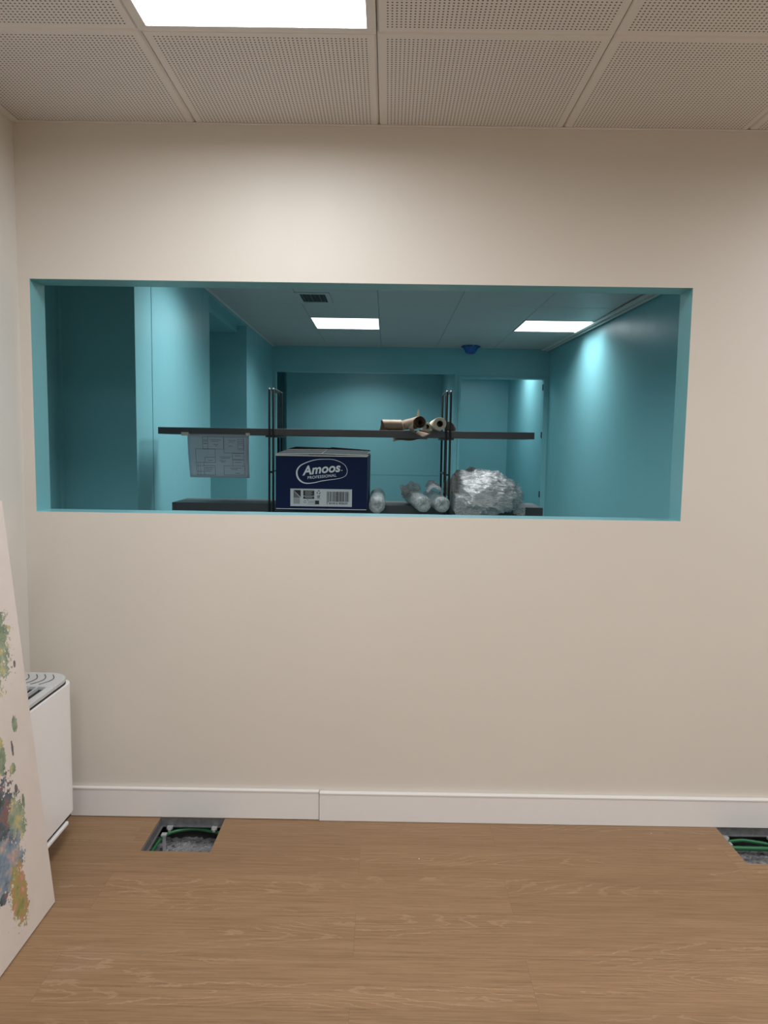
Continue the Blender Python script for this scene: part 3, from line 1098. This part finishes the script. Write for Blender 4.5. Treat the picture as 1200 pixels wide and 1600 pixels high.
bm = bmesh.new(); frect(bm, 240, 522, 918, 718, 0)
lb_o = obj('label', bm, 'label_paper', bx, recalc=False)
bm = bmesh.new()
fpoly(bm, ((274, 538), (354, 616), (354, 538)), .0008, 0)
fpoly(bm, ((274, 542), (274, 625), (350, 625)), .0008, 2)
frect(bm, 274, 630, 345, 690, .0008, 3)
frect(bm, 382, 540, 503, 600, .0008, 0); frect(bm, 382, 607, 503, 634, .0008, 0)
for k in range(4):
    frect(bm, 402, 549 + k * 12, 486 - 14 * (k % 2), 552 + k * 12, .0014, 1)
frect(bm, 402, 617, 484, 622, .0014, 1)
# recycling mark: three bent arrows
for k in range(3):
    a0 = math.radians(90 + 120 * k)
    for (r0, r1, s0, s1) in ((13, 21, -44, 30),):
        pts = []
        for s in range(6):
            a = a0 + math.radians(s0 + (s1 - s0) * s / 5)
            pts.append((551 + r1 * math.cos(a), 560 - r1 * math.sin(a)))
        for s in range(5, -1, -1):
            a = a0 + math.radians(s0 + (s1 - s0) * s / 5)
            pts.append((551 + r0 * math.cos(a), 560 - r0 * math.sin(a)))
        fpoly(bm, pts, .0008, 0)
# second small mark, loop and tick
pts = []
for s in range(14):
    a = math.radians(60 + 280 * s / 13); pts.append((549 + 16 * math.cos(a), 608 - 14 * math.sin(a)))
for s in range(13, -1, -1):
    a = math.radians(60 + 280 * s / 13); pts.append((549 + 9 * math.cos(a), 608 - 8 * math.sin(a)))
fpoly(bm, pts, .0008, 0)
fpoly(bm, ((548, 610), (553, 616), (570, 592), (565, 590)), .0008, 0)
frect(bm, 530, 629, 572, 633, .0008, 2)
# oval mark with dark end
pts = []
for s in range(16):
    a = math.radians(360 * s / 16); pts.append((401 + 15 * math.cos(a), 668 - 15 * math.sin(a)))
fpoly(bm, pts, .0008, 2)
pts = []
for s in range(12):
    a = math.radians(360 * s / 12); pts.append((401 + 10 * math.cos(a), 668 - 10 * math.sin(a)))
fpoly(bm, pts, .0012, 4)
frect(bm, 512, 652, 557, 694, .0010, 0)
frect(bm, 428, 652, 512, 655, .0008, 2); frect(bm, 428, 690, 512, 693, .0008, 2)
for k in range(6):
    frect(bm, 436 + k * 12, 666, 444 + k * 12, 676, .0008, 2)
frect(bm, 420, 643, 436, 648, .0008, 0)
# bar code
random.seed(11)
x = 642.0
while x < 884:
    wv = random.choice((3, 3, 5, 7, 9))
    frect(bm, x, 550, min(x + wv, 888), 662 if x > 660 else 670, .0008, 0)
    x += wv + random.choice((3, 4, 5, 8))
obj('label_print', bm, ['ink', 'label_paper', 'ink_soft', 'ink_pale', 'label_paper'], lb_o, recalc=False)
me = text_mesh('5 601816 400650', .0145, 0, .0002, face_matrix(754, 682, 0), 1.02)
for v in me.vertices:
    v.co.y -= .0008
mesh_obj('lettering', me, 'ink', lb_o)

# ------------------------------------------------------------------ rolls of bubble film on the lower board
def film_roll(label, x, back, front, r, z0, seed, droop=.016):
    t = thing('bubble_wrap_roll', label, 'bubble wrap roll', (front[0], (front[1] + back[1]) / 2, z0), 'bubble wrap rolls')
    bm = bmesh.new()
    A, B = Vector((back[0], back[1], 0)), Vector((front[0], front[1], 0))
    dirv = (B - A).normalized()
    side = Vector((-dirv.y, dirv.x, 0))
    NS, NR = 40, 40
    Ln = (B - A).length
    rings = []
    for i in range(NS + 1):
        u = i / NS
        e = min(u, 1 - u) * Ln
        rr = r * (1 - max(0, 1 - e / .022) ** 2 * .34)
        c = A.lerp(B, u)
        dz = -droop * max(0, (SY0 - .01 - c.y) / (SY0 - .01 - front[1])) if c.y < SY0 - .01 else 0
        ring = []
        for k in range(NR):
            a = 2 * math.pi * k / NR
            n1 = noise.noise(Vector((u * 9 + seed, math.cos(a) * 2.2, math.sin(a) * 2.2)))
            n2 = noise.noise(Vector((u * 26 + seed, math.cos(a) * 6, math.sin(a) * 6)))
            q = rr * (1 + .055 * n1 + .035 * n2)
            p = c + side * (q * math.cos(a))
            zz = max(r + q * math.sin(a), .0012)
            ring.append(bm.verts.new((p.x - t.location.x, p.y - t.location.y, zz + dz)))
        rings.append(ring)
    for a, b in zip(rings, rings[1:]):
        for k in range(NR):
            f = bm.faces.new((a[k], a[(k + 1) % NR], b[(k + 1) % NR], b[k])); f.smooth = True
    # dished ends
    for ring, sgn in ((rings[0], -1), (rings[-1], 1)):
        cen = sum((v.co for v in ring), Vector()) / NR
        prev = ring
        for (s, d) in ((.72, .004), (.46, -.002), (.30, -.010), (.12, -.022)):
            cur = [bm.verts.new(cen + (v.co - cen) * s + dirv * (sgn * d)) for v in ring]
            for k in range(NR):
                f = bm.faces.new((prev[k], prev[(k + 1) % NR], cur[(k + 1) % NR], cur[k])); f.smooth = True
            prev = cur
        bm.faces.new(prev)
    obj('roll', bm, 'bubble', t)
    return t


def crumple_sheet(name, mat, parent, fn, nu, nv, amp, seed, thick=.0012):
    bm = bmesh.new()
    gv = []
    for a in range(nu + 1):
        col = []
        for b in range(nv + 1):
            p = Vector(fn(a / nu, b / nv))
            q = p * 34 + Vector((seed, 0, 0))
            d = noise.noise_vector(q) * amp + noise.noise_vector(q * 2.7) * amp * .5
            col.append(bm.verts.new(p + d))
        gv.append(col)
    for a in range(nu):
        for b in range(nv):
            bm.faces.new((gv[a][b], gv[a + 1][b], gv[a + 1][b + 1], gv[a][b + 1]))
    o = obj(name, bm, mat, parent)
    m = o.modifiers.new('thick', 'SOLIDIFY'); m.thickness = thick
    return o


rz = LZ1 + .001
r1 = film_roll('short clear bubble wrap roll beside the navy carton', 0, (-.052, 4.10), (-.049, 3.585), .041, rz, 1.0, .018)
r2_ = film_roll('clear bubble wrap roll nearer the navy carton of the bagged pair', 0, (.133, 4.09), (.187, 3.60), .0410, rz, 5.0, .010)
r3_ = film_roll('clear bubble wrap roll against the big crumpled film heap', 0, (.238, 4.09), (.281, 3.60), .0400, rz, 9.0, .010)
lo_ = r2_.location
crumple_sheet('film_tuft', 'film_thin', r2_, lambda u, v: (.085 + .10 * u - lo_.x, 4.02 - .03 * v - .05 * u - lo_.y, 1.020 + (.02 + .070 * (1 - abs(u - .45))) * v + .030 * u - lo_.z + .012), 22, 18, .016, 2)
crumple_sheet('film_tuft', 'film_thin', r2_, lambda u, v: (.078 + .055 * u - lo_.x, 3.98 - .04 * v - lo_.y, 1.045 + .062 * v - .012 * u - lo_.z), 16, 14, .016, 8)
lo3 = r3_.location
crumple_sheet('film_tuft', 'film_thin', r3_, lambda u, v: (.212 + .072 * u - lo3.x, 3.98 - .32 * v - lo3.y, 1.136 - .022 * v - .12 * (u - .45) ** 2 - lo3.z), 22, 24, .012, 4)

# ------------------------------------------------------------------ big heap of crumpled clear film
bag = thing('plastic_film_heap', 'big heap of crumpled clear plastic film on the lower shelf end', 'plastic film', (.50, 3.86, LZ1))
bm = bmesh.new()
bmesh.ops.create_icosphere(bm, subdivisions=6, radius=1.0)


def ridged(p):
    return 1 - abs(noise.noise(p)) * 2


def heap_point(n, lift=0.0):
    n = n.normalized()
    # silhouette: high and steep on the left, sloping to a low right end
    top = .205 * (1 - .20 * max(0, n.x) ** 1.5 - .03 * max(0, -n.x))
    z = (.075 + n.z * (top - .075)) if n.z > 0 else .075 + n.z * .13
    p = Vector((n.x * .205, n.y * .275, z))
    q = Vector((p.x * 5 + 3.1, p.y * 5, p.z * 9))
    # creases run down the slope from upper left to lower right
    k = Vector((p.x * 9 + p.z * 5, p.y * 7, p.z * 16 - p.x * 3))
    d = .018 * ridged(q) + .014 * ridged(k * 1.3) + .008 * ridged(k * 2.9 + Vector((0, 9, 0))) + .004 * ridged(k * 6.5)
    p += n * (d - .026 + lift)
    w_ = Vector((.50 + p.x, 3.86 + p.y, LZ1 + p.z))
    # the lean of the heap: its upper part sits further back
    w_.y += .10 * max(0, p.z - .04) / .15
    # held clear of the upright: in front of it the film starts to its side, behind it the film bulges past
    if w_.y < 3.925:
        w_.x = max(w_.x, .352 + .006 * noise.noise(q * 2))
        if w_.x < .385 and w_.z > LZ1 + .075:
            w_.y = 3.935 + .008 * noise.noise(q * 3)
    else:
        w_.x = max(w_.x, .354 - .051 * min(1, max(0, (w_.y - 3.935) / .05)) + .004 * noise.noise(q * 2))
        if w_.x < .335:
            w_.z = min(w_.z, 1.160)
    w_.y = min(w_.y, SY1 - .012)
    w_.z = max(w_.z, LZ1 + .0015 - .20 * max(0, SY0 - .012 - w_.y))
    return w_ - Vector((.50, 3.86, LZ1))


for v in bm.verts:
    v.co = heap_point(v.co)
for f in bm.faces:
    f.smooth = False
obj('crumpled_film', bm, 'film', bag)
# loose sheets wound round the heap, each with its own creases and turned-up edges
rl = random.Random(5)
for k in range(30):
    cdir = Vector((rl.uniform(-.75, 1.0), -rl.uniform(.25, 1.0), rl.uniform(-.15, 1.0))).normalized()
    t1 = Vector((1, .2, -.55 + rl.uniform(-.35, .35))).normalized()
    t1 = (t1 - cdir * t1.dot(cdir)).normalized()
    t2 = cdir.cross(t1)
    su, sv = rl.uniform(.45, 1.0), rl.uniform(.10, .30)
    NU, NV = 30, 14
    bm = bmesh.new()
    gv = []
    for a in range(NU + 1):
        col = []
        for b in range(NV + 1):
            u, v = a / NU * 2 - 1, b / NV * 2 - 1
            rag = 1 + .25 * noise.noise(Vector((u * 3, k * 5.0, v)))
            dd = cdir + t1 * (u * su * rag) + t2 * (v * sv * rag)
            edge = max(abs(u), abs(v)) ** 6
            lift = .006 + .004 * (k % 3) + .016 * abs(noise.noise(Vector((u * 2.2, v * 9, k * 3.0)))) + .012 * edge * (noise.noise(Vector((u * 4, v * 4, k * 7.0))) + .4)
            col.append(bm.verts.new(heap_point(dd, lift)))
        gv.append(col)
    for a in range(NU):
        for b in range(NV):
            bm.faces.new((gv[a][b], gv[a + 1][b], gv[a + 1][b + 1], gv[a][b + 1]))
    bmesh.ops.remove_doubles(bm, verts=bm.verts[:], dist=1e-6)
    for f in bm.faces:
        f.smooth = True
    obj('film_sheet', bm, 'film_gloss', bag)
bo = Vector((.50, 3.86, LZ1))
crumple_sheet('loose_sheet', 'film_thin', bag, lambda u, v: Vector((.555 + .125 * u, 3.86 - .05 * v, 1.155 - .085 * u + .045 * v * (1 - .2 * u))) - bo, 26, 16, .012, 12)
crumple_sheet('loose_sheet', 'film_thin', bag, lambda u, v: Vector((.375 + .21 * u, 4.00 - .10 * v, 1.165 + .035 * math.sin(3 * u) - .02 * v)) - bo, 30, 16, .014, 21)
crumple_sheet('loose_sheet', 'film_thin', bag, lambda u, v: Vector((.655 + .060 * u, 3.72 - .02 * v, .985 + .080 * v - .03 * u)) - bo, 16, 20, .013, 33)
crumple_sheet('loose_sheet', 'film_thin', bag, lambda u, v: Vector((.345 + .13 * u, 3.63 - .03 * v, 1.06 - .095 * v + .02 * u)) - bo, 24, 18, .013, 41)

# ------------------------------------------------------------------ paper rolls on the upper board
uz = UZ1 + .0008


def axis_frame(a, b):
    d = (b - a).normalized()
    s = d.cross(Vector((0, 0, 1))).normalized()
    return d, s, s.cross(d)


def spiral_roll(name, mat, parent, a, b, ra_, rb_, turns, gap, tail=0.0, start=0.0, wob=.0):
    """a wound sheet open at both ends: a spiral swept from a to b"""
    a, b = Vector(a), Vector(b)
    d, s, u = axis_frame(a, b)
    N, K = int(turns * 26), 10
    bm = bmesh.new()
    g = []
    for i in range(N + 1):
        th = start + 2 * math.pi * turns * i / N
        col = []
        for k in range(K + 1):
            f = k / K
            R = (ra_ + (rb_ - ra_) * f) - gap * turns * (i / N)
            R *= 1 + wob * noise.noise(Vector((math.cos(th) * 2, math.sin(th) * 2, f * 3 + i * .05)))
            p = a.lerp(b, f) + (s * math.cos(th) + u * math.sin(th)) * R
            col.append(bm.verts.new(p - parent.location))
        g.append(col)
    for i in range(N):
        for k in range(K):
            f = bm.faces.new((g[i][k], g[i + 1][k], g[i + 1][k + 1], g[i][k + 1])); f.smooth = True
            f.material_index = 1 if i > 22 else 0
    o = obj(name, bm, mat, parent)
    m = o.modifiers.new('thick', 'SOLIDIFY'); m.thickness = .0012; m.offset = 0
    return o


kr = thing('kraft_paper_roll', 'loosely wound brown kraft paper roll with a dark spiral end', 'paper roll', (.12, 3.93, uz))
fa, fb = Vector((.085, 4.14, uz + .034)), Vector((.166, 3.72, uz + .039))
spiral_roll('wound_sheet', ['kraft', 'kraft_dark'], kr, fa, fb, .0285, .0345, 3.4, .0066, start=-1.2, wob=.10)
# loose outer turn sagging under the front end, then the torn tip behind
d, s, u = axis_frame(fa, fb)
bm = bmesh.new()
g = []
prof = catmull([(.137, 1.458), (.127, 1.436), (.131, 1.408), (.150, 1.383), (.178, 1.372), (.200, 1.380), (.214, 1.398)], 5)[:31]
for i, q in enumerate(prof):
    col = []
    for k in range(9):
        f = k / 8
        sc = 1 - .34 * f ** .7
        y = 3.710 + .175 * f
        c = fb.lerp(fa, (y - fb.y) / (fa.y - fb.y))
        col.append(bm.verts.new(Vector((c.x + (q.x - fb.x) * sc, y, c.z + (q.y - fb.z) * sc)) - kr.location))
    g.append(col)
for i in range(len(prof) - 1):
    for k in range(8):
        f = bm.faces.new((g[i][k], g[i + 1][k], g[i + 1][k + 1], g[i][k + 1])); f.smooth = True
o = obj('loose_turn', bm, 'kraft', kr)
m = o.modifiers.new('thick', 'SOLIDIFY'); m.thickness = .0012
bm = bmesh.new()
pts = [(.145, 3.98, uz + .055), (.166, 3.98, uz + .06), (.172, 3.985, uz + .085), (.168, 3.99, uz + .122), (.163, 3.99, uz + .112), (.155, 3.985, uz + .08)]
quad(bm, [Vector(p) - kr.location for p in pts])
o = obj('torn_tip', bm, 'ivory_paper', kr)
m = o.modifiers.new('thick', 'SOLIDIFY'); m.thickness = .001
# strip that runs back across the board and hangs over its rear edge
bm = bmesh.new()
path = [(4.05, uz + .0022), (4.12, uz + .0022), (4.185, uz + .0022), (4.206, uz + .0018), (4.211, uz - .006), (4.212, uz - .02), (4.214, UZ0 - .006), (4.212, UZ0 - .02), (4.208, UZ0 - .034)]
g = []
for i in range(17):
    f = i / 16
    col = []
    for j, (y, z) in enumerate(path):
        drop = 0
        if j >= 7:
            drop = (.012 + .022 * f + .005 * math.sin(9 * f)) * (1 if j == 8 else .5)
        col.append(bm.verts.new(Vector((.030 + .20 * f, y, z + drop)) - kr.location))
    g.append(col)
for i in range(16):
    for j in range(len(path) - 1):
        f = bm.faces.new((g[i][j], g[i + 1][j], g[i + 1][j + 1], g[i][j + 1])); f.smooth = True
o = obj('hanging_edge', bm, 'kraft', kr)
m = o.modifiers.new('thick', 'SOLIDIFY'); m.thickness = .001; m.offset = 0

ks = thing('kraft_paper_roll', 'flattened tan kraft paper roll lying along the upper shelf', 'paper roll', (.02, 3.96, uz))
bm = bmesh.new()
g = []
for i in range(15):
    f = i / 14
    col = []
    for k in range(28):
        a = 2 * math.pi * k / 28
        rr = .030 * (1 + .05 * noise.noise(Vector((f * 6, math.cos(a) * 2, math.sin(a) * 2))))
        zz = .0292 + rr * math.sin(a) * .97
        yy = 3.965 + rr * math.cos(a) * 1.15
        xx = -.038 + .117 * f + (.008 * math.sin(a) if i == 0 else 0) + (-.006 * math.sin(a) if i == 14 else 0)
        col.append(bm.verts.new((xx - .02, yy - 3.96, zz + .0003)))
    g.append(col)
for i in range(14):
    for k in range(28):
        f = bm.faces.new((g[i][k], g[i + 1][k], g[i + 1][(k + 1) % 28], g[i][(k + 1) % 28])); f.smooth = True
o = obj('wound_sheet', bm, 'kraft', ks)
m = o.modifiers.new('thick', 'SOLIDIFY'); m.thickness = .0015; m.offset = -1
bm = bmesh.new()
quad(bm, [Vector(p) for p in ((-.0585, -.036, .0015), (-.034, -.0375, .0012), (-.046, -.0345, .040), (-.049, -.030, .0535), (-.0585, -.024, .054))])
o = obj('folded_end', bm, 'kraft_dark', ks)
m = o.modifiers.new('thick', 'SOLIDIFY'); m.thickness = .001


def ivory_roll(label, back, front, r, rc):
    t = thing('paper_roll', label, 'paper roll', ((back[0] + front[0]) / 2, (back[1] + front[1]) / 2, uz), 'ivory paper rolls')
    A, B = Vector((back[0], back[1], uz + r)), Vector((front[0], front[1], uz + r))
    d, s, u = axis_frame(A, B)
    bm = bmesh.new()
    SEG = 40

    def ring(c, rr):
        return [bm.verts.new(c + (s * math.cos(2 * math.pi * k / SEG) + u * math.sin(2 * math.pi * k / SEG)) * rr - t.location) for k in range(SEG)]
    seq = [ring(A, rc), ring(A, r - .001), ring(A + d * .001, r), ring(B - d * .001, r), ring(B, r - .001), ring(B, rc + .0035), ring(B - d * .0025, rc + .003), ring(B, rc + .0015), ring(B, rc)]
    for a, b in zip(seq, seq[1:]):
        for k in range(SEG):
            f = bm.faces.new((a[k], a[(k + 1) % SEG], b[(k + 1) % SEG], b[k]))
            f.smooth = a is seq[2]
    obj('wound_paper', bm, 'ivory_paper', t)
    bm = bmesh.new()
    seq = [ring(B - d * .0005, rc), ring(A + d * .0005, rc), ring(A + d * .0005, rc - .0015), ring(B - d * .0005, rc - .0015)]
    for a, b in zip(seq, seq[1:] + seq[:1]):
        for k in range(SEG):
            f = bm.faces.new((a[k], a[(k + 1) % SEG], b[(k + 1) % SEG], b[k])); f.smooth = True
    obj('core', bm, 'kraft_dark', t)
    return t


ivory_roll('thick ivory paper roll end-on beside the black wire upright', (.268, 4.16), (.267, 3.735), .0335, .0165)
ivory_roll('thinner ivory paper roll tucked behind the brown kraft spiral', (.203, 4.04), (.2115, 3.905), .0222, .0118)
k3 = thing('kraft_paper_scrap', 'small dark brown paper cone behind the black wire upright', 'paper', (.345, 4.08, uz))
bm = bmesh.new()
tube(bm, [Vector((.335, 4.0, uz + .0275)) - k3.location, Vector((.347, 4.05, uz + .0255)) - k3.location, Vector((.374, 4.14, uz + .0165)) - k3.location], [.0262, .0242, .0145], 16)
obj('rolled_sheet', bm, 'kraft_dark', k3)

# ------------------------------------------------------------------ ceiling fittings of the teal room
vt = thing('air_vent', 'small rectangular air vent with dark slots in the far ceiling', 'vent', (-.575, 5.60, ZB))
vx0, vx1, vy0, vy1 = -.705, -.445, 5.40, 5.79
part_box('frame', 'ceil_far', vt, (vx0, vx1, vy0, vy0 + .045, ZB - .006, ZB - .0006), (vx0, vx1, vy1 - .045, vy1, ZB - .006, ZB - .0006),
         (vx0, vx0 + .035, vy0 + .045, vy1 - .045, ZB - .006, ZB - .0006), (vx1 - .035, vx1, vy0 + .045, vy1 - .045, ZB - .006, ZB - .0006), bevel=.001)
part_box('backing', 'dark_slot', vt, (vx0 + .035, vx1 - .035, vy0 + .045, vy1 - .045, ZB - .0016, ZB - .0008))
for k in range(6):
    x = vx0 + .035 + .19 * (k + .5) / 6
    part_box('slat', 'black_metal' if k % 2 else 'galv', vt, (x - .0025, x + .0025, vy0 + .045, vy1 - .045, ZB - .005, ZB - .0017))
sd_ = thing('smoke_detector', 'ceiling smoke detector wrapped in blue plastic near the far wall', 'smoke detector', (.905, 8.14, ZB))
bm = bmesh.new(); lathe(bm, ((0.0001, -.001), (.062, -.001), (.062, -.018), (.05, -.022), (.0001, -.022)), (0, 0, 0))
obj('base', bm, 'white_plastic', sd_)
bm = bmesh.new()
rg = lathe(bm, ((.098, -.010), (.084, -.024), (.078, -.036), (.062, -.062), (.050, -.080), (.030, -.088), (.0005, -.090)), (0, 0, 0), 28)
for k, v in enumerate(rg[0]):
    f = 1.0 + (.18 if k % 4 == 0 else 0)
    v.co.x *= f; v.co.y *= f
    v.co.z += .008 * (k % 2)
o = obj('blue_cover', bm, 'blue_plastic', sd_)
m = o.modifiers.new('thick', 'SOLIDIFY'); m.thickness = .001
